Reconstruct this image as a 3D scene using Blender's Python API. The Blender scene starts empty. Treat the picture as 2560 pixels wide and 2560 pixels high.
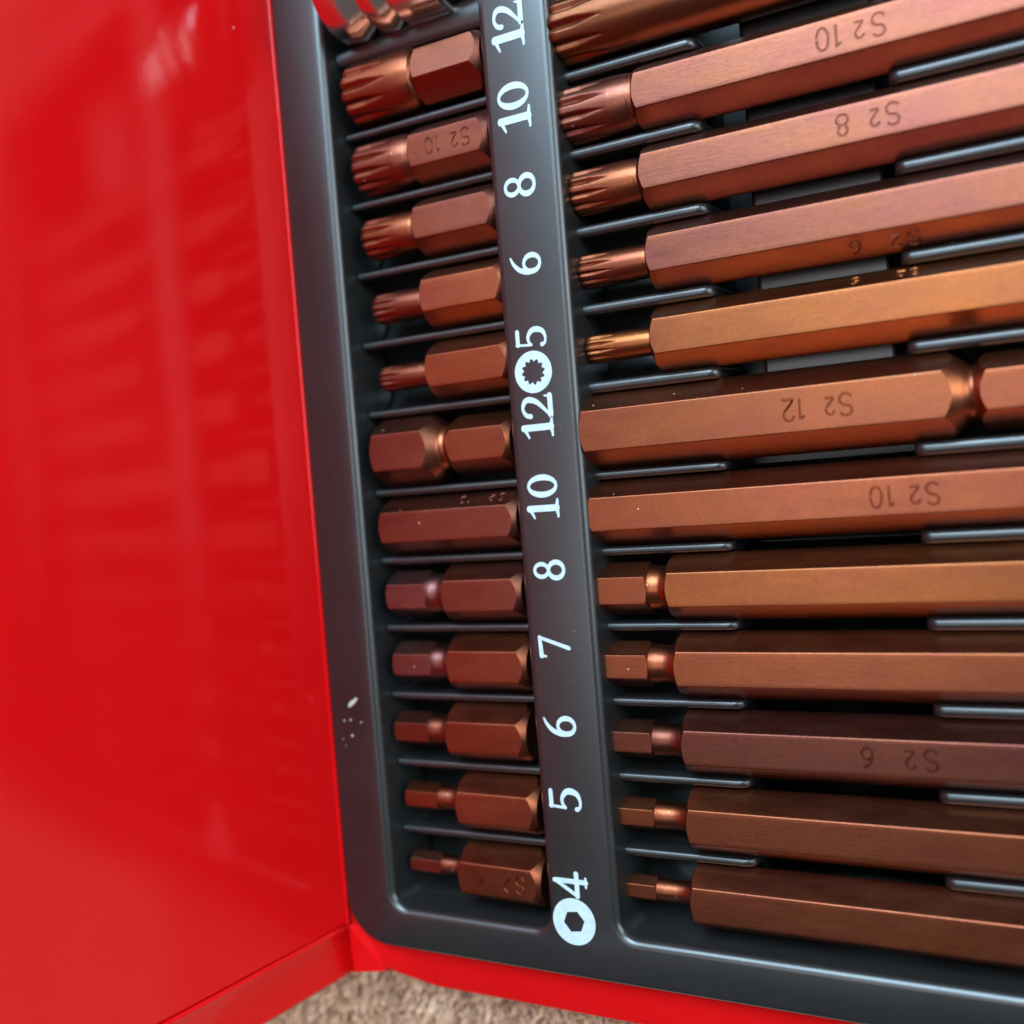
import bpy, bmesh, math, random
from mathutils import Vector, Matrix
random.seed(7)
R = math.radians
S = 0.001                       # everything below is written in millimetres
scene = bpy.context.scene
col = scene.collection

# ------------------------------------------------------------------ camera, world, lamps, exposure
cam = bpy.data.cameras.new('camera')
cam.sensor_width = 36; cam.sensor_height = 36; cam.lens = 36
cam.clip_start = 0.005; cam.clip_end = 50
cam.dof.use_dof = True; cam.dof.focus_distance = 0.172; cam.dof.aperture_fstop = 9.5
camo = bpy.data.objects.new('camera', cam); col.objects.link(camo)
rows = [(0.8818, -0.0800, -0.4648), (0.0594, 0.9963, -0.0587), (0.4678, 0.0242, 0.8835)]
m = Matrix(rows).transposed().to_quaternion().to_matrix().to_4x4()
m.translation = Vector((70.672, 12.622, 161.625)) * S
camo.matrix_world = m
scene.camera = camo

world = bpy.data.worlds.new('World'); scene.world = world; world.use_nodes = True
bg = world.node_tree.nodes['Background']
bg.inputs[0].default_value = (1.0, 0.86, 0.78, 1); bg.inputs[1].default_value = 0.10

def area(name, loc, target, sx, sy, power, color):
    l = bpy.data.lights.new(name, 'AREA'); l.shape = 'RECTANGLE'; l.size = sx; l.size_y = sy
    l.energy = power; l.color = color
    o = bpy.data.objects.new(name, l); col.objects.link(o)
    o.location = loc
    o.rotation_euler = (Vector(target) - Vector(loc)).to_track_quat('-Z', 'Y').to_euler()
    return o
# the window the case lies in front of, high beyond its far end
area('window_light', (0.08, 1.35, 1.55), (0, 0, 0), 1.55, 1.2, 112, (0.56, 0.81, 1.0))
# second window to the right, facing the raised lid
area('side_window_light', (2.0, 0.55, 1.0), (0, 0, 0), 1.3, 1.5, 43, (0.80, 0.92, 1.0))
# pale ceiling above, lit by the same daylight
area('ceiling_light', (-0.2, 0.12, 2.2), (0, 0, 0), 1.4, 0.6, 10.0, (0.92, 0.94, 1.0))

scene.view_settings.view_transform = 'Standard'
scene.view_settings.look = 'None'
scene.view_settings.exposure = 0
scene.view_settings.gamma = 1
scene.render.resolution_x = 1024; scene.render.resolution_y = 1024
scene.render.engine = 'CYCLES'

# ------------------------------------------------------------------ helpers
def link(name, me, mat, parent=None, sharp=None, smooth=True):
    if mat is not None and not me.materials: me.materials.append(mat)
    if smooth:
        for p in me.polygons: p.use_smooth = True
        if sharp is not None: me.set_sharp_from_angle(angle=R(sharp))
    o = bpy.data.objects.new(name, me); col.objects.link(o)
    if parent is not None: o.parent = parent
    return o

def mesh_from(name, verts, faces):
    me = bpy.data.meshes.new(name)
    me.from_pydata([(x*S, y*S, z*S) for x, y, z in verts], [], faces)
    me.validate(); me.update()
    return me

def thing(name, label, cat, loc=(0, 0, 0), group=None):
    o = bpy.data.objects.new(name, None); col.objects.link(o)
    o.empty_display_size = 0.005
    o.location = Vector(loc) * S
    o['label'] = label; o['category'] = cat
    if group: o['group'] = group
    return o

def nodes(name):
    mt = bpy.data.materials.new(name); mt.use_nodes = True
    nt = mt.node_tree; b = nt.nodes['Principled BSDF']
    return mt, nt, b
def add(nt, t, **kw):
    n = nt.nodes.new(t)
    for k, v in kw.items():
        if k in n.inputs: n.inputs[k].default_value = v
        else: setattr(n, k, v)
    return n
def coords(nt, scale=(1, 1, 1), which='Object'):
    tc = add(nt, 'ShaderNodeTexCoord'); mp = add(nt, 'ShaderNodeMapping')
    mp.inputs['Scale'].default_value = scale
    nt.links.new(tc.outputs[which], mp.inputs['Vector'])
    return mp.outputs[0]
def noise(nt, vec, scale, detail=4, rough=.55):
    n = add(nt, 'ShaderNodeTexNoise'); n.inputs['Scale'].default_value = scale
    n.inputs['Detail'].default_value = detail; n.inputs['Roughness'].default_value = rough
    nt.links.new(vec, n.inputs['Vector']); return n.outputs['Fac']
def ramp(nt, fac, stops):
    r = add(nt, 'ShaderNodeValToRGB'); e = r.color_ramp.elements
    while len(e) < len(stops): e.new(0.5)
    for i, (p, c) in enumerate(stops):
        e[i].position = p; e[i].color = (c, c, c, 1) if not hasattr(c, '__len__') else (*c, 1)
    nt.links.new(fac, r.inputs[0]); return r.outputs[0]
def mix(nt, fac, a, b, mode='MIX'):
    n = add(nt, 'ShaderNodeMix'); n.data_type = 'RGBA'; n.blend_type = mode
    for s, v in ((n.inputs[0], fac), (n.inputs[6], a), (n.inputs[7], b)):
        if isinstance(v, (int, float)): s.default_value = v
        elif isinstance(v, tuple): s.default_value = (*v, 1)
        else: nt.links.new(v, s)
    return n.outputs[2]
def bump(nt, b, h, strength, dist, prev=None):
    n = add(nt, 'ShaderNodeBump'); n.inputs['Strength'].default_value = strength
    n.inputs['Distance'].default_value = dist
    nt.links.new(h, n.inputs['Height'])
    if prev is not None: nt.links.new(prev, n.inputs['Normal'])
    nt.links.new(n.outputs[0], b.inputs['Normal']); return n.outputs[0]

# ------------------------------------------------------------------ materials
def make_plastic():
    mt, nt, b = nodes('black_tray_plastic')
    v = coords(nt)
    c = ramp(nt, noise(nt, v, 60), [(0.3, (0.009, 0.009, 0.009)), (0.7, (0.013, 0.0125, 0.012))])
    nt.links.new(c, b.inputs['Base Color'])
    r = ramp(nt, noise(nt, v, 45, 6), [(0.25, 0.29), (0.75, 0.36)])
    nt.links.new(r, b.inputs['Roughness'])
    b.inputs['Specular IOR Level'].default_value = 0.80
    bump(nt, b, noise(nt, v, 2600, 2), 0.10, 0.0001)
    return mt
def make_red():
    mt, nt, b = nodes('red_powder_paint')
    v = coords(nt)
    c = ramp(nt, noise(nt, v, 25), [(0.3, (0.56, 0.003, 0.004)), (0.7, (0.61, 0.004, 0.005))])
    nt.links.new(c, b.inputs['Base Color'])
    r = ramp(nt, noise(nt, v, 40, 5), [(0.3, 0.10), (0.75, 0.16)])
    nt.links.new(r, b.inputs['Roughness'])
    b.inputs['Specular IOR Level'].default_value = 0.25
    p = bump(nt, b, noise(nt, v, 160, 2), 0.05, 0.0006)
    bump(nt, b, noise(nt, v, 900, 2), 0.04, 0.0003, p)
    return mt
def make_copper():
    mt, nt, b = nodes('brown_oxide_steel')
    tc = add(nt, 'ShaderNodeTexCoord')
    oi = add(nt, 'ShaderNodeObjectInfo')
    sep = add(nt, 'ShaderNodeVectorMath'); sep.operation = 'MULTIPLY_ADD'
    cmb = add(nt, 'ShaderNodeCombineXYZ')
    nt.links.new(oi.outputs['Random'], cmb.inputs[0]); nt.links.new(oi.outputs['Random'], cmb.inputs[1])
    nt.links.new(tc.outputs['Object'], sep.inputs[0]); sep.inputs[1].default_value = (1, 1, 1)
    nt.links.new(cmb.outputs[0], sep.inputs[2])
    v = sep.outputs[0]
    mp = add(nt, 'ShaderNodeMapping'); mp.inputs['Scale'].default_value = (0.35, 1, 1)
    nt.links.new(v, mp.inputs[0]); vs = mp.outputs[0]
    blotch = noise(nt, vs, 190, 5, .6)
    tint = ramp(nt, blotch, [(0.34, (0.93, 0.86, 1.06)), (0.52, (1, 1, 1)), (0.70, (1.09, 1.05, 0.86))])
    c = mix(nt, 1.0, oi.outputs['Color'], tint, 'MULTIPLY')
    fine = ramp(nt, noise(nt, v, 1500, 4, .7), [(0.3, 0.86), (0.7, 1.08)])
    c = mix(nt, 1.0, c, fine, 'MULTIPLY')
    nt.links.new(c, b.inputs['Base Color'])
    b.inputs['Metallic'].default_value = 1.0
    r = ramp(nt, noise(nt, vs, 260, 6, .65), [(0.3, 0.31), (0.75, 0.42)])
    nt.links.new(r, b.inputs['Roughness'])
    b.inputs['Coat Weight'].default_value = 0.12
    b.inputs['Coat Roughness'].default_value = 0.38
    b.inputs['Coat IOR'].default_value = 1.6
    mp2 = add(nt, 'ShaderNodeMapping'); mp2.inputs['Scale'].default_value = (1.0, 7, 7)
    nt.links.new(v, mp2.inputs[0])
    p = bump(nt, b, noise(nt, mp2.outputs[0], 420, 3), 0.16, 0.00008)
    bump(nt, b, noise(nt, v, 3200, 3), 0.14, 0.00006, p)
    return mt
def make_chrome():
    mt, nt, b = nodes('polished_chrome')
    b.inputs['Base Color'].default_value = (0.86, 0.86, 0.85, 1)
    b.inputs['Metallic'].default_value = 1; b.inputs['Roughness'].default_value = 0.2
    bump(nt, b, noise(nt, coords(nt), 500, 2), 0.05, 0.0003)
    return mt
def make_ink():
    mt, nt, b = nodes('white_print')
    v = coords(nt)
    c = ramp(nt, noise(nt, v, 700, 3), [(0.3, (0.38, 0.46, 0.48)), (0.7, (0.46, 0.53, 0.545))])
    nt.links.new(c, b.inputs['Base Color']); b.inputs['Roughness'].default_value = 0.45
    return mt
def make_carpet():
    mt, nt, b = nodes('tan_carpet')
    v = coords(nt)
    c = ramp(nt, noise(nt, v, 210, 5, .65), [(0.30, (0.58, 0.31, 0.18)), (0.5, (0.80, 0.47, 0.29)), (0.70, (0.92, 0.62, 0.41))])
    nt.links.new(c, b.inputs['Base Color']); b.inputs['Roughness'].default_value = 0.95
    b.inputs['Sheen Weight'].default_value = 0.3
    bump(nt, b, noise(nt, v, 800, 4), 0.6, 0.002)
    return mt
def make_dust():
    mt, nt, b = nodes('pale_dust')
    b.inputs['Base Color'].default_value = (0.40, 0.37, 0.29, 1); b.inputs['Roughness'].default_value = 0.9
    return mt
def speckle(mt, scale, size, amount, tint):
    nt = mt.node_tree; b = nt.nodes['Principled BSDF']
    v = coords(nt)
    vo = add(nt, 'ShaderNodeTexVoronoi'); vo.inputs['Scale'].default_value = scale
    nt.links.new(v, vo.inputs['Vector'])
    near = add(nt, 'ShaderNodeMath', operation='LESS_THAN'); nt.links.new(vo.outputs['Distance'], near.inputs[0]); near.inputs[1].default_value = size
    sp = add(nt, 'ShaderNodeSeparateColor'); nt.links.new(vo.outputs['Color'], sp.inputs[0])
    pick = add(nt, 'ShaderNodeMath', operation='LESS_THAN'); nt.links.new(sp.outputs[0], pick.inputs[0]); pick.inputs[1].default_value = amount
    m_ = add(nt, 'ShaderNodeMath', operation='MULTIPLY'); nt.links.new(near.outputs[0], m_.inputs[0]); nt.links.new(pick.outputs[0], m_.inputs[1])
    src = b.inputs['Base Color'].links[0].from_socket
    c = mix(nt, m_.outputs[0], src, tint); nt.links.new(c, b.inputs['Base Color'])
    inv = add(nt, 'ShaderNodeMath', operation='MULTIPLY_ADD'); nt.links.new(m_.outputs[0], inv.inputs[0])
    met = b.inputs['Metallic'].default_value
    inv.inputs[1].default_value = -met; inv.inputs[2].default_value = met
    nt.links.new(inv.outputs[0], b.inputs['Metallic'])
PLASTIC, RED, COPPER, CHROME, INK, CARPET, DUST = (make_plastic(), make_red(), make_copper(), make_chrome(), make_ink(), make_carpet(), make_dust())

speckle(COPPER, 420, 0.07, 0.16, (0.42, 0.30, 0.22))
speckle(PLASTIC, 520, 0.05, 0.10, (0.07, 0.065, 0.06))
speckle(RED, 130, 0.035, 0.12, (0.62, 0.22, 0.20))

# ------------------------------------------------------------------ carpet under the case
ZC = -24.0
def build_carpet():
    n = 60
    vs, fs = [], []
    for i in range(n+1):
        for j in range(n+1):
            x = -700 + 1400*i/n; y = -700 + 1400*j/n
            vs.append((x, y, ZC + random.uniform(-.4, .4)))
    for i in range(n):
        for j in range(n):
            a = i*(n+1)+j; fs.append((a, a+n+1, a+n+2, a+1))
    o = link('carpet', mesh_from('carpet', vs, fs), CARPET); o['kind'] = 'structure'
    # upright yarn tufts round the visible corner of the case
    vs, fs = [], []
    for _ in range(24000):
        x = random.uniform(-120, 75); y = random.uniform(-150, -66)
        h = random.uniform(1.5, 3.0); w = random.uniform(.35, .75); a = random.uniform(0, math.pi)
        lx, ly = random.gauss(0.4, 1.4), random.gauss(-0.8, 1.4)
        dx, dy = w*math.cos(a), w*math.sin(a)
        b0 = len(vs)
        vs += [(x-dx, y-dy, ZC-.4), (x+dx, y+dy, ZC-.4),
               (x+dx*1.1+lx*.4, y+dy*1.1+ly*.4, ZC+h*.6), (x-dx*1.1+lx*.4, y-dy*1.1+ly*.4, ZC+h*.6), (x+lx, y+ly, ZC+h)]
        fs += [(b0, b0+1, b0+2, b0+3), (b0+3, b0+2, b0+4)]
    o = link('carpet_pile', mesh_from('carpet_pile', vs, fs), CARPET, smooth=False); o['kind'] = 'stuff'
    o['label'] = 'tan brown carpet pile showing below the corner of the red case'; o['category'] = 'carpet pile'
build_carpet()

# ------------------------------------------------------------------ red steel case
case = thing('tool_case', 'open glossy red steel case with its lid standing up on the left', 'tool case', (0, 0, ZC))
def sheet(name, verts, faces, parent, thick, bevel=0.3, mat=None, offset=-1):
    me = mesh_from(name, verts, faces)
    o = link(name, me, mat or RED, parent)
    o.location = -parent.location
    s = o.modifiers.new('thickness', 'SOLIDIFY'); s.thickness = thick*S; s.offset = offset
    if bevel:
        b = o.modifiers.new('edge', 'BEVEL'); b.width = bevel*S; b.segments = 3; b.limit_method = 'ANGLE'; b.angle_limit = R(35)
    o.data.set_sharp_from_angle(angle=R(30))
    return o
def build_case():
    # base flange: a pressed ring round the tray, seen along the near edge
    ins = [(-59.9, 150), (-59.9, -66), (-57.2, -72.0), (-52, -73.0), (-43, -73.4), (176, -73.0), (176, 150)]
    out = [(-60.6, 158), (-60.6, -74.5), (-58.0, -77.6), (-52.3, -80.9), (-42.8, -84.9), (184, -86.0), (184, 158)]
    zi = [-1.5, -1.5, -1.7, -1.9, -2.0, -2.0, -1.5]
    zo = [-1.6, -1.6, -1.6, -1.4, -5.2, -6.6, -5]
    vs = [(x, y, z) for (x, y), z in zip(ins, zi)] + [(x, y, z) for (x, y), z in zip(out, zo)]
    n = len(ins)
    fs = [(i, n+i, n+(i+1) % n, (i+1) % n) for i in range(n)]
    sheet('base_flange', vs, fs, case, 0.9, 0.35)
    # base pan below it
    w = [(-59.6, -73.5), (176.5, -73.5), (176.5, 150.5), (-59.6, 150.5)]
    vs = [(x, y, -2.6) for x, y in w] + [(x, y, ZC + .8) for x, y in w]
    fs = [(i, (i+1) % 4, 4+(i+1) % 4, 4+i) for i in range(4)] + [(4, 5, 6, 7)]
    sheet('base_pan', vs, fs, case, 0.8, 0)
    # rolled hinge bead
    vs, fs = [], []
    seg = 10
    ys = [-73.5 + 232*i/60 for i in range(61)]
    for y in ys:
        for k in range(seg):
            a = 2*math.pi*k/seg
            vs.append((-60.15 + .55*math.cos(a), y, -.55 + .62*math.sin(a)))
    for i in range(60):
        for k in range(seg):
            a = i*seg+k; b = i*seg+(k+1) % seg
            fs.append((a, b, b+seg, a+seg))
    o = link('hinge_bead', mesh_from('hinge_bead', vs, fs), RED, case); o.location = -case.location
build_case()

def build_lid():
    t = R(98.9)
    d = Vector((math.cos(t), 0, math.sin(t))); nn = Vector((math.sin(t), 0, -math.cos(t)))
    O = Vector((-60.3, 0, -0.5))
    def P(h, y, off=0): return tuple(O + d*h + nn*off + Vector((0, y, 0)))
    vs, fs = [], []
    H = [0, .8, 2, 8, 20, 40, 60, 80, 110, 140, 175]; Y = [-72.4, -71.6, -69, -60, -30, 0, 30, 60, 100, 140, 156]
    for h in H:
        for y in Y:
            # the pressed panel bows very slightly away between its edges
            bow = -0.35*math.sin(math.pi*h/175)*math.sin(math.pi*(y+72.4)/228.4)
            vs.append(P(h, y, bow))
    for i in range(len(H)-1):
        for j in range(len(Y)-1):
            a = i*len(Y)+j; fs.append((a, a+1, a+len(Y)+1, a+len(Y)))
    o = sheet('lid', vs, fs, case, 0.8, 0.0, offset=0)
    # side flange beyond the crease
    vs, fs = [], []
    prof = [(-72.35, 0.46, 0), (-72.9, 0.62, 0), (-73.5, .30, 0), (-78, 0.2, -.1), (-81.9, 0.2, -.3), (-82.5, -.3, -.3)]
    hs = [0, 1, 2, 3, 4, 5, 6, 8]
    for k in range(13):
        for (y, off, h0) in prof:
            h = h0 + (175-h0)*(k/12)**1.5
            vs.append(P(h, y, off))
    m_ = len(prof)
    for k in range(12):
        for j in range(m_-1):
            a = k*m_+j; fs.append((a, a+m_, a+m_+1, a+1))
    sheet('lid_flange', vs, fs, case, 0.6, 0, offset=0)
    # folded corner web between lid flange and base flange
    a = P(0.2, -72.6, .5); b = P(1.0, -78, .2); c = P(-.5, -82.6, .2)
    ap = (-52.2, -81.4, -1.55); g2 = (-57.0, -72.0, -1.45)
    me = mesh_from('hinge_corner', [a, c, ap, g2, (ap[0], ap[1], ap[2]-1.2), (c[0], c[1], c[2]-1.2)], [(0, 1, 2), (0, 2, 3), (1, 5, 4, 2)])
    o = link('hinge_corner', me, RED, case, smooth=False); o.location = -case.location
build_lid()

# ------------------------------------------------------------------ black moulded tray
tray = thing('bit_tray', 'black moulded plastic tray set in the red case, printed with white sizes', 'tool tray', (0, 0, -15))
def rrect(x0, x1, y0, y1, r, t, seg=8):
    # rounded rectangle pulled inwards by t, counter-clockwise
    pts = []
    rr = max(r - t, 0.05)
    for cx, cy, a0 in ((x1-r, y0+r, -90), (x1-r, y1-r, 0), (x0+r, y1-r, 90), (x0+r, y0+r, 180)):
        for k in range(seg+1):
            a = R(a0 + 90*k/seg); pts.append((cx + rr*math.cos(a), cy + rr*math.sin(a)))
    return pts
def build_tray():
    bm = bmesh.new()
    def ring(pts, z): return [bm.verts.new((x*S, y*S, z*S)) for x, y in pts]
    def bridge(a, b, flip=False):
        n = len(a)
        for i in range(n):
            f = (a[i], a[(i+1) % n], b[(i+1) % n], b[i])
            bm.faces.new(f[::-1] if flip else f)
    edges = []
    def loop_edges(r):
        for i in range(len(r)):
            e = bm.edges.get((r[i], r[(i+1) % len(r)])) or bm.edges.new((r[i], r[(i+1) % len(r)]))
            edges.append(e)
    # outer skirt
    args = (-59.7, 176, -75.6, 150, 9.5)
    prof = [(1.1, 0)] + [(1.1-1.1*math.sin(R(a)), -1.1+1.1*math.cos(R(a))) for a in (22, 45, 68, 90)] + [(-.1, -3.2)]
    rs = [ring(rrect(*args, t), z) for t, z in prof]
    for a, b in zip(rs, rs[1:]): bridge(a, b, True)
    loop_edges(rs[0])
    # compartments
    for args in ((-49.4, -12.6, -69.0, 137, 4.6), (-1.9, 92.0, -68.6, 137, 4.6), (103, 166, -68.6, 137, 4.6)):
        fr = 1.5
        prof = [(0, 0)] + [(fr*math.sin(R(a)), -fr+fr*math.cos(R(a))) for a in (15, 30, 45, 60, 75, 87)] + [(2.0, -6), (3.0, -20.3), (3.5, -21.6), (4.2, -22.0)]
        rs = [ring(rrect(*args, t), z) for t, z in prof]
        for a, b in zip(rs, rs[1:]): bridge(a, b)
        bm.faces.new(rs[-1])
        loop_edges(rs[0])
    bmesh.ops.triangle_fill(bm, use_beauty=True, use_dissolve=True, edges=edges)
    bmesh.ops.recalc_face_normals(bm, faces=bm.faces)
    me = bpy.data.meshes.new('tray_shell'); bm.to_mesh(me); bm.free()
    o = link('tray_shell', me, PLASTIC, tray, sharp=50); o.location = -tray.location
build_tray()

YD = [98.5, 83.1, 69.55, 56.0, 42.4, 28.85, 13.4, 0.0, -13.3, -26.6, -39.95, -53.3]
def ridge(name, x0, x1, y, zt, w, zb=-22.1, endL=False, endR=False, er=2.2, y1=None, w1=None, parent=tray, mat=PLASTIC):
    """moulded rib running along x: rounded top, slight draft, rounded down at its free ends"""
    prof = []
    for a in range(0, 181, 20):
        prof.append((math.cos(R(a)), math.sin(R(a))))
    xs = []
    if endL:
        stations = [(x0 + er*(1-math.cos(R(90*k/6))), er*(1-math.sin(R(90*k/6))), 1) for k in range(7)]
    else: stations = [(x0, 0, 1)]
    nmid = 8
    xr = x1 - (er if endR else 0); xl = x0 + (er if endL else 0)
    for k in range(1, nmid): stations.append((xl + (xr-xl)*k/nmid, 0, 1))
    if endR: stations += [(x1 - er*(1-math.cos(R(90*k/6))), er*(1-math.sin(R(90*k/6))), 1) for k in range(6, -1, -1)]
    else: stations.append((x1, 0, 1))
    vs, fs = [], []
    yy1 = y if y1 is None else y1; ww1 = w if w1 is None else w1
    m_ = None
    for (x, low, _) in stations:
        t = (x-x0)/(x1-x0); yc = y + (yy1-y)*t; hw = (w + (ww1-w)*t)/2
        if (endL and x < x0+er) or (endR and x > x1-er):
            hw *= 0.55 + 0.45*max(0.0, 1-(low/er)**2)**.5
        r_ = [(x, yc + hw + 0.45, zb)]
        rise = min(hw, 1.2)*.9
        for c, s_ in prof:
            # superellipse top so that wide ribs stay flat-topped
            cc = math.copysign(abs(c)**0.9, c)
            r_.append((x, yc + hw*cc, zt - low - rise + rise*abs(s_)**0.95))
        r_.append((x, yc - hw - 0.45, zb))
        m_ = len(r_); vs += r_
    for i in range(len(stations)-1):
        for j in range(m_-1):
            a = i*m_+j; fs.append((a, a+1, a+m_+1, a+m_))
    fs.append(tuple(range(m_))[::-1]); fs.append(tuple((len(stations)-1)*m_+j for j in range(m_)))
    o = link(name, mesh_from(name, vs, fs), mat, parent, sharp=60); o.location = -parent.location
    return o
def build_dividers():
    ridge('divider', -47.4, -13.2, 98.0, -3.6, 3.0, w1=6.2, y1=99.2)
    for y in YD[1:]:
        ridge('divider', -47.2, -13.0, y, -4.5, 1.45)
    ridge('divider', -1.0, 23.3, YD[0], -4.3, 2.2, endR=True)
    for y in YD[1:]:
        w = 2.0 if y > 20 else 1.5
        ridge('divider', -1.0, 23.3, y, -4.5, w, endR=True)
        ridge('divider', 52.2, 91.0, y, -4.4, 2.1, endL=True, er=1.8)
    # raised floor of the finger recess
    vs, fs = [], []
    def box(x0, x1, y0, y1, z0, z1, ins):
        b = len(vs)
        vs.extend([(x0, y0, z0), (x1, y0, z0), (x1, y1, z0), (x0, y1, z0), (x0+ins, y0+ins, z1), (x1-ins, y0+ins, z1), (x1-ins, y1-ins, z1), (x0+ins, y1-ins, z1)])
        fs.extend([(b, b+1, b+5, b+4), (b+1, b+2, b+6, b+5), (b+2, b+3, b+7, b+6), (b+3, b, b+4, b+7), (b+4, b+5, b+6, b+7)])
    box(28.8, 50.8, 14.5, 128, -21.9, -9.8, .5)
    o = link('recess_floor', mesh_from('recess_floor', vs, fs), PLASTIC, tray, smooth=False); o.location = -tray.location
    bv = o.modifiers.new('edge', 'BEVEL'); bv.width = 0.7*S; bv.segments = 3
    # rounded troughs the bits lie in, running up into the dividers
    def trough(x0, x1, ya, yb, zc, r):
        pr = []; N = 18; yc = (ya+yb)/2; hw = (yb-ya)/2
        for i in range(N+1):
            dy = -hw + 2*hw*i/N
            pr.append((yc+dy, zc - math.sqrt(max(r*r-dy*dy, 0.0))))
        V = []; F = []
        for x, dz in ((x0, -5), (x0+.05, -.6), (x0+.5, 0), (x1-.5, 0), (x1-.05, -.6), (x1, -5)):
            V += [(x, y, z+dz) for y, z in pr]
        for i in range(5):
            for j in range(N):
                a = i*(N+1)+j; F.append((a, a+N+1, a+N+2, a+1))
        for e in (0, 5):
            b = len(V); V += [(V[e*(N+1)][0], ya, -21.95), (V[e*(N+1)][0], yb, -21.95)]
            ring_ = [e*(N+1)+k for k in range(N+1)] + [b+1, b]
            F.append(tuple(ring_ if e == 0 else ring_[::-1]))
        o = link('slot_trough', mesh_from('slot_trough', V, F), PLASTIC, tray, sharp=55); o.location = -tray.location
    edges = YD[1:] + [-67.0]
    for k in range(len(edges)-1):
        yb, ya = edges[k]-.15, edges[k+1]+.15
        r = max((yb-ya)/2+.05, 6.45); zc = -6.2
        trough(-46.6, -13.6, ya, yb, zc, r)
        trough(-.2, 22.6, ya, yb, zc, r)
        trough(53.2, 90.5, ya, yb, zc, r)
        if yb < 15: trough(22.8, 52.9, ya, yb, zc-5.5, r)  # deeper troughs added across the recess so its steep walls keep the gaps dark
build_dividers()

# ------------------------------------------------------------------ printed sizes on the band
def catmull(pts, n=8):
    P = [pts[0]] + list(pts) + [pts[-1]]; out = []
    for i in range(1, len(P)-2):
        for k in range(n):
            t = k/n; o = []
            for c in range(3):
                p0, p1, p2, p3 = P[i-1][c], P[i][c], P[i+1][c], P[i+2][c]
                o.append(.5*(2*p1 + (p2-p0)*t + (2*p0-5*p1+4*p2-p3)*t*t + (3*p1-p0-3*p2+p3)*t**3))
            out.append(o)
    out.append(list(pts[-1])); return out
def ell(cx, cy, rx, ry, a0, a1, n, wx, wy):
    # arc whose stroke is wx thick where it runs upright and wy thick where it runs level
    out = []
    for k in range(n+1):
        a = R(a0 + (a1-a0)*k/n); c = abs(math.cos(a))
        out.append((cx + rx*math.cos(a), cy + ry*math.sin(a), wy + (wx-wy)*c**1.5))
    return out
# glyphs: strokes of (x, y, width) in a box 1 high; each with its nominal width
GL = {
 '0': (0.66, [ell(.33, .5, .245, .445, 0, 360, 40, .165, .085)]),
 '1': (0.52, [[(.29, .06, .17), (.29, .96, .17)], [(.06, .035, .07), (.50, .035, .07)], [(.04, .80, .05), (.20, .89, .09), (.30, .955, .09)], [(.13, .06, .04), (.29, .09, .1), (.45, .06, .04)]]),
 '2': (0.66, [catmull([(.075, .72, .14), (.12, .86, .12), (.30, .955, .09), (.50, .88, .14), (.545, .72, .165), (.46, .50, .14), (.27, .29, .10), (.10, .13, .08)]),
              [(.06, .075, .15), (.62, .075, .15)], [(.59, .09, .07), (.625, .24, .05)]]),
 '5': (0.62, [[(.14, .935, .12), (.54, .935, .12)], [(.145, .98, .07), (.105, .50, .07)], catmull([(.105, .50, .07), (.22, .59, .08), (.38, .585, .11), (.525, .46, .15), (.545, .30, .165), (.47, .13, .13), (.30, .05, .08), (.14, .07, .08), (.085, .16, .13)])]),
 '6': (0.68, [catmull([(.56, .97, .05), (.38, .88, .09), (.20, .70, .13), (.115, .45, .15), (.13, .22, .14)]), ell(.34, .30, .225, .255, 0, 360, 36, .145, .085)]),
 '8': (0.66, [ell(.33, .735, .19, .215, 0, 360, 32, .125, .085), ell(.33, .275, .235, .235, 0, 360, 36, .15, .095)]),
 '7': (0.62, [[(.05, .90, .13), (.59, .93, .10)], [(.045, .76, .06), (.06, .93, .08)], [(.575, .93, .09), (.27, .04, .11)]]),
 '4': (0.74, [[(.47, .04, .14), (.47, .95, .14)], [(.045, .31, .13), (.71, .31, .13)], [(.07, .33, .10), (.46, .93, .10)], [(.33, .04, .06), (.60, .04, .06)]]),
}
def ribbons(strokes, place, zbase, thick, V, F):
    for si, st in enumerate(strokes):
        # resample straight strokes
        n = len(st); z = zbase + thick + 0.006*si
        closed = abs(st[0][0]-st[-1][0]) < 1e-6 and abs(st[0][1]-st[-1][1]) < 1e-6
        L = []
        for i in range(n):
            if closed: a = st[(i-1) % (n-1)]; b = st[(i+1) % (n-1)] if i < n-1 else st[1]
            else: a = st[max(i-1, 0)]; b = st[min(i+1, n-1)]
            tx, ty = b[0]-a[0], b[1]-a[1]; l = math.hypot(tx, ty) or 1
            nx, ny = -ty/l, tx/l; w = st[i][2]*.51
            L.append(((st[i][0]+nx*w, st[i][1]+ny*w), (st[i][0]-nx*w, st[i][1]-ny*w)))
        b0 = len(V)
        for (p, q) in L:
            for pt, zz in ((p, zbase-.02), (p, z), (q, z), (q, zbase-.02)):
                X, Y = place(pt); V.append((X, Y, zz))
        for i in range(n-1):
            a = b0+i*4; c = a+4
            for k in range(3): F.append((a+k, c+k, c+k+1, a+k+1))
        if not closed:
            F.append((b0, b0+1, b0+2, b0+3)); e = b0+(n-1)*4; F.append((e+3, e+2, e+1, e))
            for (cxy, wd) in ((st[0], st[0][2]), (st[-1], st[-1][2])):   # rounded stroke ends
                k0 = len(V); m_ = 12
                for k in range(m_):
                    a_ = 2*math.pi*k/m_; V.append((*place((cxy[0]+wd*.51*math.cos(a_), cxy[1]+wd*.51*math.sin(a_))), z+0.003))
                F.append(tuple(range(k0, k0+m_)))
BT = 0.07
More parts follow.
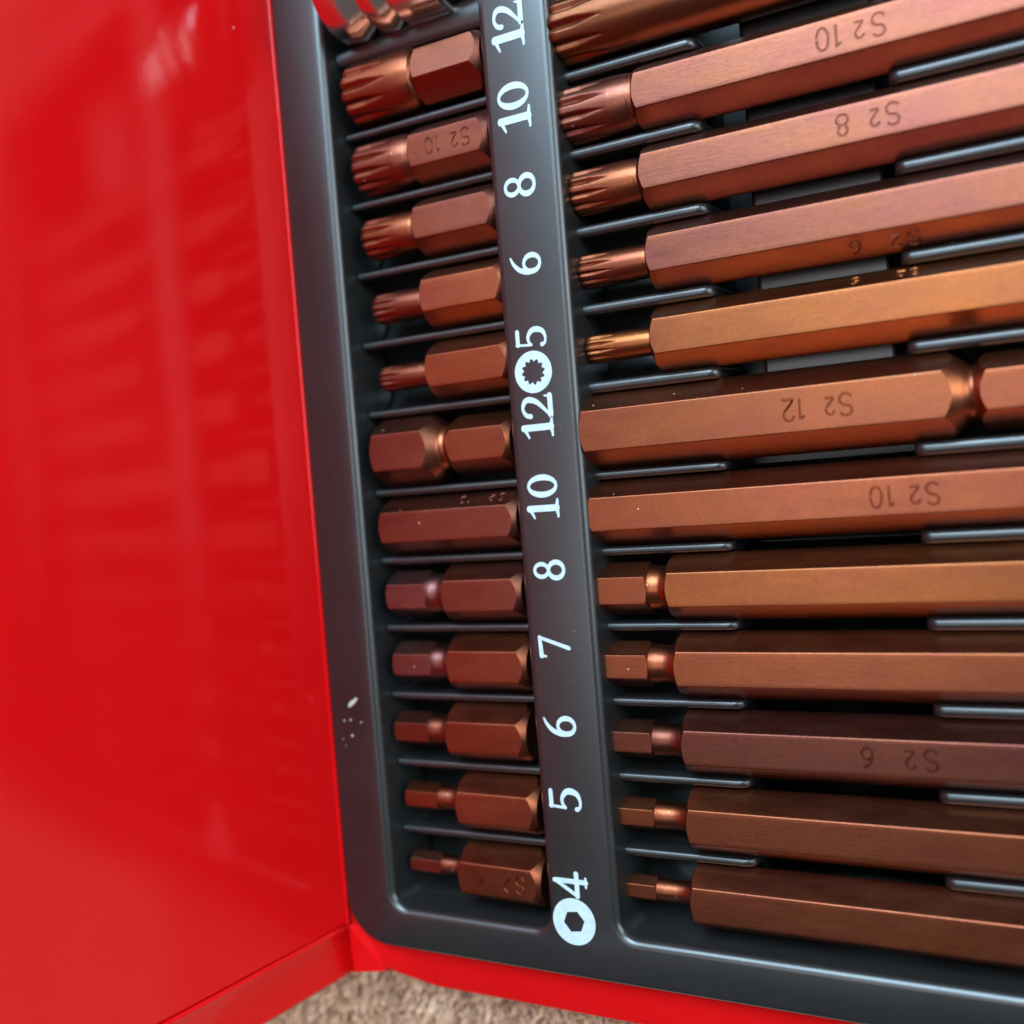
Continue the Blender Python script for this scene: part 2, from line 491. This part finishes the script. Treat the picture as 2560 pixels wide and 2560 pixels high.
def number(items, label):
    V, F = [], []
    for g, cx, cy, h, w in items:
        gw, strokes = GL[g]
        def place(p, cx=cx, cy=cy, h=h, w=w, gw=gw):
            # text runs towards +y, glyph tops point to -x
            return (cx - (p[1]-.5)*h, cy + (p[0]/gw-.5)*w)
        ribbons(strokes, place, 0.0, BT, V, F)
    o = link('printed_number', mesh_from('printed_number', V, F), INK, tray, smooth=False); o.location = -tray.location
    o['label'] = label
number([('1', -8.12, 90.3, 6.1, 4.3), ('2', -8.03, 94.2, 5.9, 4.3)], 'white printed number 12 at the far end of the band')
number([('1', -8.14, 76.18, 6.2, 4.0), ('0', -8.18, 80.4, 6.3, 4.7)], 'white printed number 10 below the upper 12')
number([('8', -8.28, 64.82, 6.2, 4.4)], 'white printed number 8 below the upper 10')
number([('6', -8.32, 51.24, 6.1, 4.3)], 'white printed number 6 below the upper 8')
number([('5', -8.38, 38.35, 6.1, 3.7)], 'white printed number 5 touching the star symbol')
number([('1', -8.42, 22.5, 6.0, 3.6), ('2', -8.3, 26.3, 6.1, 4.1)], 'white printed number 12 under the star symbol')
number([('1', -8.58, 8.27, 6.0, 3.5), ('0', -8.51, 12.4, 6.0, 4.1)], 'white printed number 10 in the middle of the band')
number([('8', -8.49, -2.46, 6.2, 3.9)], 'white printed number 8 above the 7')
number([('7', -8.69, -16.03, 6.3, 3.9)], 'white printed number 7')
number([('6', -8.81, -30.13, 6.4, 4.2)], 'white printed number 6 below the 7')
number([('5', -8.87, -43.35, 6.4, 4.2)], 'white printed number 5 above the 4')
number([('4', -9.2, -58.55, 6.6, 4.6)], 'white printed number 4 touching the hexagon symbol')
def symbol(cx, cy, ro, inner, label, thick=BT):
    # ring with a shaped hole
    n = len(inner); V, F = [], []
    for z in (-.02, thick):
        for k in range(n):
            a = math.atan2(inner[k][1], inner[k][0]); V.append((cx+ro*math.cos(a), cy+ro*1.02*math.sin(a), z))
        for k in range(n): V.append((cx+inner[k][0], cy+inner[k][1], z))
    for k in range(n):
        j = (k+1) % n
        F += [(2*n+k, 2*n+j, 3*n+j, 3*n+k), (k, j, 2*n+j, 2*n+k), (n+k, 3*n+k, 3*n+j, n+j)]
    o = link('printed_symbol', mesh_from('printed_symbol', V, F), INK, tray, smooth=False); o.location = -tray.location
    o['label'] = label
star = []
for k in range(12):
    a0 = R(30*k + 6)
    for t_, r_ in ((0, 2.36), (0.33, 2.02), (.5, 1.78), (.67, 2.02)):
        # concave scallops between points
        star.append(((r_)*math.cos(a0+R(30)*t_), r_*math.sin(a0+R(30)*t_)))
symbol(-8.47, 32.43, 3.62, star, 'white ring with a twelve point star hole, between the 5 and the 12')
hexa = []
for k in range(6):
    for s_ in range(8):
        a0, a1 = R(60*k+8), R(60*k+68); t_ = s_/8
        hexa.append((2.05*((1-t_)*math.cos(a0)+t_*math.cos(a1)), 2.05*((1-t_)*math.sin(a0)+t_*math.sin(a1))))
symbol(-9.02, -65.2, 4.12, hexa, 'white ring with a hexagon hole at the near end of the band')

# ------------------------------------------------------------------ bits
def hex_outline(af, fil=0.35, seg=4, flat=5):
    """angles and radii of a hexagon with a flat on top (normal +z) and slightly rounded edges"""
    ap = af/2; pts = []
    for k in range(6):
        va = R(60*k)                      # vertex direction; flats centred at 30, 90, ...
        # fillet: centre along vertex direction
        cr = (ap-fil)/math.cos(R(30))
        for s_ in range(seg+1):
            a = va + R(-30 + 60*s_/seg)
            pts.append((cr*math.cos(va)+fil*math.cos(a), cr*math.sin(va)+fil*math.sin(a)))
        x0, y0 = pts[-1]
        vb = R(60*(k+1)); a = vb - R(30)
        x1, y1 = cr*math.cos(vb)+fil*math.cos(a), cr*math.sin(vb)+fil*math.sin(a)
        for s_ in range(1, flat*2):
            t = s_/(flat*2); pts.append((x0+(x1-x0)*t, y0+(y1-y0)*t))
    return [(math.atan2(y, x), math.hypot(x, y)) for x, y in pts]
def rings_mesh(rings, name):
    """rings: list of lists of (x, angle, r)"""
    n = len(rings[0]); V, F = [], []
    for rg in rings:
        for x, a, r in rg: V.append((x, r*math.cos(a), r*math.sin(a)))
    for i in range(len(rings)-1):
        for k in range(n):
            j = (k+1) % n; F.append((i*n+k, i*n+j, (i+1)*n+j, (i+1)*n+k))
    F.append(tuple(range(n))[::-1]); F.append(tuple((len(rings)-1)*n+k for k in range(n)))
    me = bpy.data.meshes.new(name)
    me.from_pydata([(x*S, y*S, z*S) for x, y, z in V], [], F)
    bm = bmesh.new(); bm.from_mesh(me)
    bmesh.ops.remove_doubles(bm, verts=bm.verts, dist=1e-7)
    bmesh.ops.recalc_face_normals(bm, faces=bm.faces)
    bm.to_mesh(me); bm.free()
    return me
def hex_mesh(af, x0, x1, rl, kl, rr, kr, name, fil=.3):
    o = hex_outline(af, fil)
    return rings_mesh([[(x0, a, min(rl, r)) for a, r in o], [(x0+max(0, r-rl)*kl, a, r) for a, r in o],
                       [(x1-max(0, r-rr)*kr, a, r) for a, r in o], [(x1, a, min(rr, r)) for a, r in o]], name)
def lathe_mesh(prof, name, n=64):
    return rings_mesh([[(x, 2*math.pi*k/n, r) for k in range(n)] for x, r in prof], name)
def spline_mesh(Rr, x0, xg, xe, re, name):
    """cylinder cut by twelve V grooves that run out to points before xg"""
    n = 12*14; rings = []
    L = xg-x0; dep = .125*Rr; hw = R(13.5)
    xs = [(x0, .90, 0), (x0+.2, .945, 0), (x0+.5, .985, 0), (x0+.9, 1, 0)]
    st = [x0+.9 + (L-.9)*k/16 for k in range(1, 17)]
    for x in st: xs.append((x, 1, max(0, (x-(x0+.45*L))/(.55*L))))
    xs.append((xe-.5, re/Rr, 1)); xs.append((xe, re/Rr*.985, 1))
    for x, f, rise in xs:
        rg = []
        for k in range(n):
            a = 2*math.pi*k/n; u = abs(((a + hw) % R(30)) - R(15))/R(15)    # 0 at tooth middle .. 1 at groove
            g = max(0.0, (u-.45)/.55)                                        # flat tooth crest
            d_ = max(0.0, dep*g**.85 - rise**.9*dep)
            rg.append((x, a, Rr*f - d_))
        rings.append(rg)
    return rings_mesh(rings, name)

# engraved marks -------------------------------------------------
def arc(cx, cy, rx, ry, a0, a1, n=12): return [(cx+rx*math.cos(R(a0+(a1-a0)*k/n)), cy+ry*math.sin(R(a0+(a1-a0)*k/n))) for k in range(n+1)]
EG = {
 'S': [arc(.33, .76, .27, .22, 20, 180, 8) + arc(.33, .76, .27, .24, 190, 270, 5)[0:] + arc(.33, .26, .29, .26, 85, -160, 12)],
 '2': [arc(.30, .72, .26, .27, 170, -30, 10) + [(.10, .10), (.05, .02), (.60, .02)]],
 '1': [[(.36, .98), (.36, .02)], [(.14, .80), (.30, .93)]],
 '0': [arc(.33, .5, .27, .48, 0, 352, 22)],
 '8': [arc(.33, .745, .22, .235, -88, 264, 16), arc(.33, .265, .28, .245, 92, 444, 18)],
 '6': [arc(.33, .29, .27, .27, 150, 500, 16), [(.07, .33), (.12, .62), (.28, .86), (.52, .98)]],
 '4': [[(.48, .02), (.48, .98)], [(.40, .90), (.06, .34)], [(.06, .24), (.68, .24)]],
}
def groove(path, w, dep, place, V, F):
    n = len(path)
    # lift the point positions: a diamond section tube, its upper half above the metal
    b0 = len(V)
    for i in range(n):
        a = path[max(i-1, 0)]; b = path[min(i+1, n-1)]
        tx, ty = b[0]-a[0], b[1]-a[1]; l = math.hypot(tx, ty) or 1
        nx, ny = -ty/l, tx/l; x, y = path[i]
        for ox, h in ((w, .05), (w*.25, -dep), (-w*.25, -dep), (-w, .05), (-w*.6, .5), (w*.6, .5)):
            V.append(place(x+nx*ox, y+ny*ox, h))
    for i in range(n-1):
        for k in range(6):
            j = (k+1) % 6; F.append((b0+i*6+k, b0+i*6+j, b0+(i+1)*6+j, b0+(i+1)*6+k))
    F.append(tuple(b0+k for k in range(6))[::-1]); F.append(tuple(b0+(n-1)*6+k for k in range(6)))
def engrave(me, marks, ap, facet, x_of):
    """marks: (char, centre x in bit coordinates, height). text is upside down seen from the near side"""
    cut = []
    for ch, cx, h in marks:
        for st in EG[ch]:
            V, F = [], []
            def place(u, v, z, cx=cx, h=h):
                return (cx - (u/h-.33)*h*.92, -(v/h-.5)*h, ap+z)
            path = [(p[0]*h, p[1]*h) for p in st]
            groove(path, .24, .20, place, V, F)
            cut.append((V, F))
    rot = Matrix.Rotation(R(facet), 3, 'X')
    base = bpy.data.objects.new('work', me); col.objects.link(base)
    tmp = []
    for V, F in cut:
        cm = bpy.data.meshes.new('cut'); cm.from_pydata([tuple((rot @ Vector(v))*S) for v in V], [], F)
        bm = bmesh.new(); bm.from_mesh(cm); bmesh.ops.recalc_face_normals(bm, faces=bm.faces); bm.to_mesh(cm); bm.free()
        co = bpy.data.objects.new('cut', cm); col.objects.link(co); tmp.append(co)
        md = base.modifiers.new('b', 'BOOLEAN'); md.operation = 'DIFFERENCE'; md.object = co; md.solver = 'EXACT'; md.use_self = True
    dg = bpy.context.evaluated_depsgraph_get(); dg.update()
    new = bpy.data.meshes.new_from_object(base.evaluated_get(dg))
    bpy.data.objects.remove(base)
    for t in tmp: bpy.data.objects.remove(t)
    return new

def K(c): return tuple(v*.40 for v in c)
BROWN = (0.60, 0.168, 0.072); PINK = (0.53, 0.166, 0.096); ORANGE = (0.72, 0.222, 0.072); TAN = (0.69, 0.194, 0.080); DARK = (0.42, 0.128, 0.078)
def put(name, me, root, colr, roll, sharp=28):
    me.name = name
    o = link(name, me, COPPER, root, sharp=sharp)
    o.color = (*K(colr), 1); o.rotation_euler = (R(roll), 0, 0)
    return o
def make_bit(kind, size, x, y, length, sh0, label, group, colr, tipcol=None, tipend=None, roll=0, marks=None, facet=0, z=-6.0, yaw=0, tiproll=0):
    """x: tip end, sh0: where the shank starts (both along the tray); size across the tip"""
    root = thing(kind, label, 'driver bit', (x, y, z), group)
    root.rotation_euler = (0, 0, R(yaw))
    s0 = sh0 - x; tc = tipcol or colr
    def shank(a, b, rl=4.75, kl=.75, rr=4.5, kr=1.45, af=10):
        me = hex_mesh(af, a, b, rl, kl, rr, kr, 'shank')
        if marks: me = engrave(me, [(c, cx-x, h) for c, cx, h in marks], af/2, facet, None)
        return me
    if kind == 'hex_bit' and size == 10:
        put('shank', shank(0, length, 4.75, .8), root, colr, roll)
    elif kind == 'hex_bit' and size == 12:
        te = tipend - x
        me = hex_mesh(12, 0, te, 5.7, .8, 4.9, 1.35, 'drive_tip')
        if marks: me = engrave(me, [(c, cx-x, h) for c, cx, h in marks], 6, facet, None)
        put('drive_tip', me, root, tc, roll)
        put('neck', lathe_mesh([(te-.05, 4.86), (te+.35, 4.45), (te+.9, 4.2), (te+(s0-te)*.5+.3, 4.15), (s0-.3, 4.3), (s0+.3, 4.7)], 'neck'), root, TAN, roll)
        put('shank', hex_mesh(10, s0, length, 4.72, 1.2, 4.5, 1.3, 'shank'), root, colr, roll)
    elif kind == 'hex_bit':
        te = tipend - x; rc = size/2*1.02
        put('drive_tip', hex_mesh(size, 0, te, size/2*.97, .7, size/2*.98, .55, 'drive_tip', .15), root, tc, roll+tiproll)
        rn = size/2*.985; g = s0-te
        put('neck', lathe_mesh([(te-.25, rn*.97), (te+.12, rn*.985), (te+g*.25, rn*.97), (te+g*.5, rn*.93), (te+g*.68, rn*.94), (te+g*.84, rn+.08*(4.7-rn)), (te+g*.95, rn+.3*(4.7-rn)), (s0+.02, rn+.62*(4.7-rn))], 'neck'), root, tc, roll)
        put('shank', shank(s0, length), root, colr, roll)
    else:
        Rr = size/2; te = tipend - x
        if size >= 10: xe = s0-.9; re = Rr*.985 if size == 12 else Rr*.97
        else: xe = s0-1.3; re = Rr*.97
        me = spline_mesh(Rr, 0, te, xe, re, 'drive_tip')
        put('drive_tip', me, root, tc, roll+tiproll, 40)
        if size == 12:
            put('neck', lathe_mesh([(xe-.1, re*.97), (s0-.3, re*.95), (s0+.15, 4.95)], 'neck'), root, tc, roll)
        else:
            re *= .985
            put('neck', lathe_mesh([(xe-.1, re), (xe+.25, re*.97), (xe+.6, re*.97), (s0-.3, re+.25*(4.5-re)), (s0+.05, re+.7*(4.6-re))], 'neck'), root, tc, roll)
        put('shank', shank(s0, length, 4.62 if size == 10 else 4.8, .9), root, colr, roll)
    return root

YB = {'M12': 90.7, 'M10': 76.2, 'M8': 62.8, 'M6': 49.2, 'M5': 35.6, 'H12': 21.1, 'H10': 6.7, 'H8': -6.7, 'H7': -20.0, 'H6': -33.3, 'H5': -46.7, 'H4': -60.0}
GS, GH = 'short spline bits in the left compartment', 'short hex bits in the left compartment'
LS, LH = 'long spline bits in the right compartment', 'long hex bits in the right compartment'
# short ones
make_bit('spline_bit', 12, -44.9, YB['M12'], 30, -29.4, 'largest short copper brown spline bit, just below the chrome adapter', GS, PINK, BROWN, -34.0, roll=-12.5, tiproll=-3)
make_bit('spline_bit', 10, -44.6, YB['M10'], 30, -31.8, 'short copper brown spline bit stamped S2 10, left of the upper printed 10', GS, PINK, PINK, -34.8, roll=1, marks=[('S', -18.8, 3.1), ('2', -21.2, 2.5), ('1', -24.9, 3.0), ('0', -26.6, 3.0)])
make_bit('spline_bit', 8, -44.3, YB['M8'], 30, -31.9, 'short copper brown spline bit left of the upper printed 8', GS, PINK, BROWN, -36.2, roll=-1)
make_bit('spline_bit', 6, -43.7, YB['M6'], 30, -31.5, 'short slim spline bit left of the upper printed 6', GS, TAN, PINK, -37.2, roll=-2)
make_bit('spline_bit', 5, -43.7, YB['M5'], 30, -31.6, 'short spline bit with the thinnest tip, left of the star symbol', GS, TAN, PINK, -37.7, roll=3)
make_bit('hex_bit', 12, -45.2, YB['H12'], 30, -28.7, 'short hex bit with a thick head and narrower shank, left of the middle printed 12', GH, BROWN, PINK, -30.8, z=-6.3)
make_bit('hex_bit', 10, -45.0, YB['H10'], 30, 0, 'short plain hex bit with no step, stamped 10 on its far facet', GH, PINK, marks=[('S', -18.7, 2.4), ('2', -20.8, 2.0), ('1', -25.6, 2.4), ('0', -27.0, 2.4)], facet=-60, roll=0)
make_bit('hex_bit', 8, -45.2, YB['H8'], 30, -32.1, 'short pinkish brown hex bit left of the lower printed 8', GH, PINK, (0.56, .25, .21), -36.1, roll=1)
make_bit('hex_bit', 7, -45.3, YB['H7'], 30, -32.2, 'short hex bit with a pink tip, left of the printed 7', GH, BROWN, (0.54, .23, .19), -36.5, roll=1)
make_bit('hex_bit', 6, -46.6, YB['H6'], 30, -33.7, 'short brown hex bit lying back from the band, left of the lower printed 6', GH, BROWN, PINK, -38.7, roll=2)
make_bit('hex_bit', 5, -45.6, YB['H5'], 30, -32.7, 'short hex bit left of the lower printed 5', GH, TAN, BROWN, -38.2, roll=0, yaw=-.4)
make_bit('hex_bit', 4, -46.0, YB['H4'], 30, -33.3, 'short hex bit stamped S2 4 with the thinnest hex tip, nearest the tray corner', GH, BROWN, PINK, -39.0, roll=0, yaw=-.8, marks=[('S', -19.9, 3.2), ('2', -22.6, 2.9), ('4', -28.4, 3.1)])
# long ones
make_bit('spline_bit', 12, -0.7, YB['M12'], 75, 50.0, 'thickest long spline bit with a round neck, at the far end of the tray', LS, BROWN, (0.50, .16, .07), 9.8, tiproll=-8, z=-5.8)
make_bit('spline_bit', 10, -0.8, YB['M10'], 75, 12.6, 'long pinkish spline bit with a thick grooved tip beside the upper printed 10', LS, PINK, PINK, 8.6, roll=0, marks=[('S', 52.0, 3.4), ('2', 49.2, 2.5), ('1', 46.0, 3.5), ('0', 43.9, 3.5)])
make_bit('spline_bit', 8, -0.3, YB['M8'], 75, 13.0, 'long spline bit with a slim grooved tip beside the upper printed 8', LS, PINK, BROWN, 7.8, roll=-1, marks=[('S', 53.1, 3.3), ('2', 50.5, 2.5), ('8', 45.9, 3.3)])
make_bit('spline_bit', 6, -0.2, YB['M6'], 75, 13.1, 'long spline bit stamped S2 6 on its shaded near facet', LS, PINK, BROWN, 6.9, roll=-1, marks=[('S', 54.6, 3.0), ('2', 52.0, 2.6), ('6', 46.2, 3.0)], facet=60)
make_bit('spline_bit', 5, 0.1, YB['M5'], 75, 12.8, 'long orange tinted spline bit with the thinnest spline tip', LS, ORANGE, ORANGE, 6.2, roll=-1, marks=[('S', 54.3, 2.6), ('2', 52.3, 2.2), ('6', 45.8, 2.6)], facet=-60)
make_bit('hex_bit', 12, -1.1, YB['H12'], 78, 61.8, 'thickest long hex bit stamped S2 12 with a waist near the right edge', LH, TAN, (0.67, .200, .084), 59.9, z=-6.3, marks=[('S', 43.6, 3.4), ('2', 41.2, 2.6), ('1', 36.8, 3.4), ('2', 34.9, 3.4)])
make_bit('hex_bit', 10, -1.0, YB['H10'], 75, 0, 'long plain hex bit with no step, stamped S2 10', LH, (0.70, .196, .086), marks=[('S', 54.9, 3.3), ('2', 52.4, 2.6), ('1', 48.9, 3.3), ('0', 46.9, 3.3)])
make_bit('hex_bit', 8, -1.2, YB['H8'], 75, 12.0, 'long golden brown hex bit right of the lower printed 8', LH, ORANGE, TAN, 8.5)
make_bit('hex_bit', 7, -1.1, YB['H7'], 75, 12.5, 'long hex bit right of the printed 7', LH, TAN, TAN, 7.5)
make_bit('hex_bit', 6, -0.9, YB['H6'], 75, 12.8, 'long dark brown scratched hex bit stamped S2 6, right of the lower 6', LH, DARK, DARK, 7.0, marks=[('S', 52.1, 3.3), ('2', 49.1, 2.8), ('6', 42.9, 3.2)])
make_bit('hex_bit', 5, -0.8, YB['H5'], 75, 12.6, 'long unmarked hex bit right of the lower printed 5', LH, BROWN, BROWN, 6.2)
make_bit('hex_bit', 4, -0.7, YB['H4'], 75, 12.3, 'long hex bit with the thinnest tip, nearest edge of the tray', LH, BROWN, BROWN, 5.3)

# ------------------------------------------------------------------ chrome adapter at the far end
def build_adapter():
    a = thing('drive_adapter', 'shiny chrome socket adapter reflecting the red lid, above the short bits', 'socket adapter', (-45.0, 110.9, -2.5))
    def part(name, prof, mat=CHROME, sharp=40):
        o = link(name, lathe_mesh(prof, name, 96), mat, a, sharp=sharp); return o
    part('body', [(0, 9.4), (.3, 10.6), (1.4, 11.2), (5.6, 11.2), (8.2, 9.7)])
    part('groove', [(8.1, 9.7), (9.2, 9.7)])
    part('collar', [(9.1, 10.3), (9.5, 10.9), (10.2, 11.1), (12.6, 11.1), (13.9, 10.2), (14.5, 10.2), (15.4, 11.15), (23.4, 11.15), (24.0, 10.8), (24.4, 9.8)])
    part('drive_end', [(24.3, 8.6), (26.5, 8.4), (29, 8.0)])
    # stamped letters on the collar
    V, F = [], []
    txt = 'CRV'
    EL = {'C': [arc(.33, .5, .28, .46, 45, 315, 12)], 'R': [[(.1, .02), (.1, .96)], arc(.2, .72, .3, .24, 90, -90, 8), [(.2, .48), (.55, .02)]], 'V': [[(.05, .96), (.32, .04), (.6, .96)]]}
    for i, ch in enumerate(txt):
        for st in EL[ch]:
            for rr in (0,):
                h = 3.2
                def place(u, v, z, i=i):
                    ang = R(90) + (-(v-1.6)+ -7.0)/11.2*-1.0 + .0
                    rad = 11.2 + z
                    return (20.5 - i*2.6 - u, rad*math.cos(ang), rad*math.sin(ang))
                groove([(p[0]*h*.8, p[1]*h) for p in st], .22, -.02, lambda u, v, z: place(u, v, min(z, .07)), V, F)
    me = mesh_from('stamped_letters', V, F)
    o = link('stamped_letters', me, CHROME, a)
build_adapter()

# ------------------------------------------------------------------ flecks and dust
def fleck(cx, cy, z, rx, ry, rot, name='paint_fleck', parent=tray, mat=DUST, h=.12):
    V, F = [], []; n = 10
    rnd = random.Random(int(cx*100+cy*10))
    jr = [rnd.uniform(.75, 1.15) for _ in range(n)]
    for k in range(n):
        a = 2*math.pi*k/n; u, v = rx*jr[k]*math.cos(a), ry*jr[k]*math.sin(a)
        V.append((cx+u*math.cos(rot)-v*math.sin(rot), cy+u*math.sin(rot)+v*math.cos(rot), z))
    V.append((cx, cy, z+h))
    for k in range(n): F.append((k, (k+1) % n, n))
    o = link(name, mesh_from(name, V, F), mat, parent); o.location = -parent.location
    return o
fleck(-54.0, -27.3, .004, 1.25, .45, R(38))['label'] = 'pale smear of dirt on the tray rim'
fleck(-53.0, -26.5, .004, .4, .35, 0)
for cx, cy, r_ in ((-56.2, -30.9, .22), (-54.6, -30.7, .25), (-52.1, -31.1, .2), (-54.5, -33.8, .3), (-56.8, -34.6, .15), (-56.4, -35.9, .12)):
    fleck(cx, cy, .004, r_, r_*.8, .5)
def dust():
    V, F = [], []
    def speck(x, y, z, r):
        b = len(V); a0 = random.uniform(0, 6)
        for k in range(4):
            a = a0+k*math.pi/2; V.append((x+r*math.cos(a)*random.uniform(.6, 1.3), y+r*math.sin(a)*random.uniform(.6, 1.3), z))
        V.append((x, y, z+r*.6)); F.extend([(b+k, b+(k+1) % 4, b+4) for k in range(4)])
    for _ in range(150):
        x = random.uniform(-11.5, -3.5); y = random.uniform(-70, 60)
        speck(x, y, 0.003, abs(random.gauss(0, .035))+.018)
    for _ in range(50):
        x = random.uniform(-58, -50.5); y = random.uniform(-70, 60)
        speck(x, y, 0.003, abs(random.gauss(0, .03))+.02)
    me = mesh_from('dust', V, F)
    dm = DUST.copy(); dm.name = 'grey_dust'; dm.node_tree.nodes['Principled BSDF'].inputs['Base Color'].default_value = (0.16, 0.15, 0.13, 1)
    o = link('dust', me, dm, tray, smooth=False); o.location = -tray.location; o['kind'] = 'stuff'
dust()
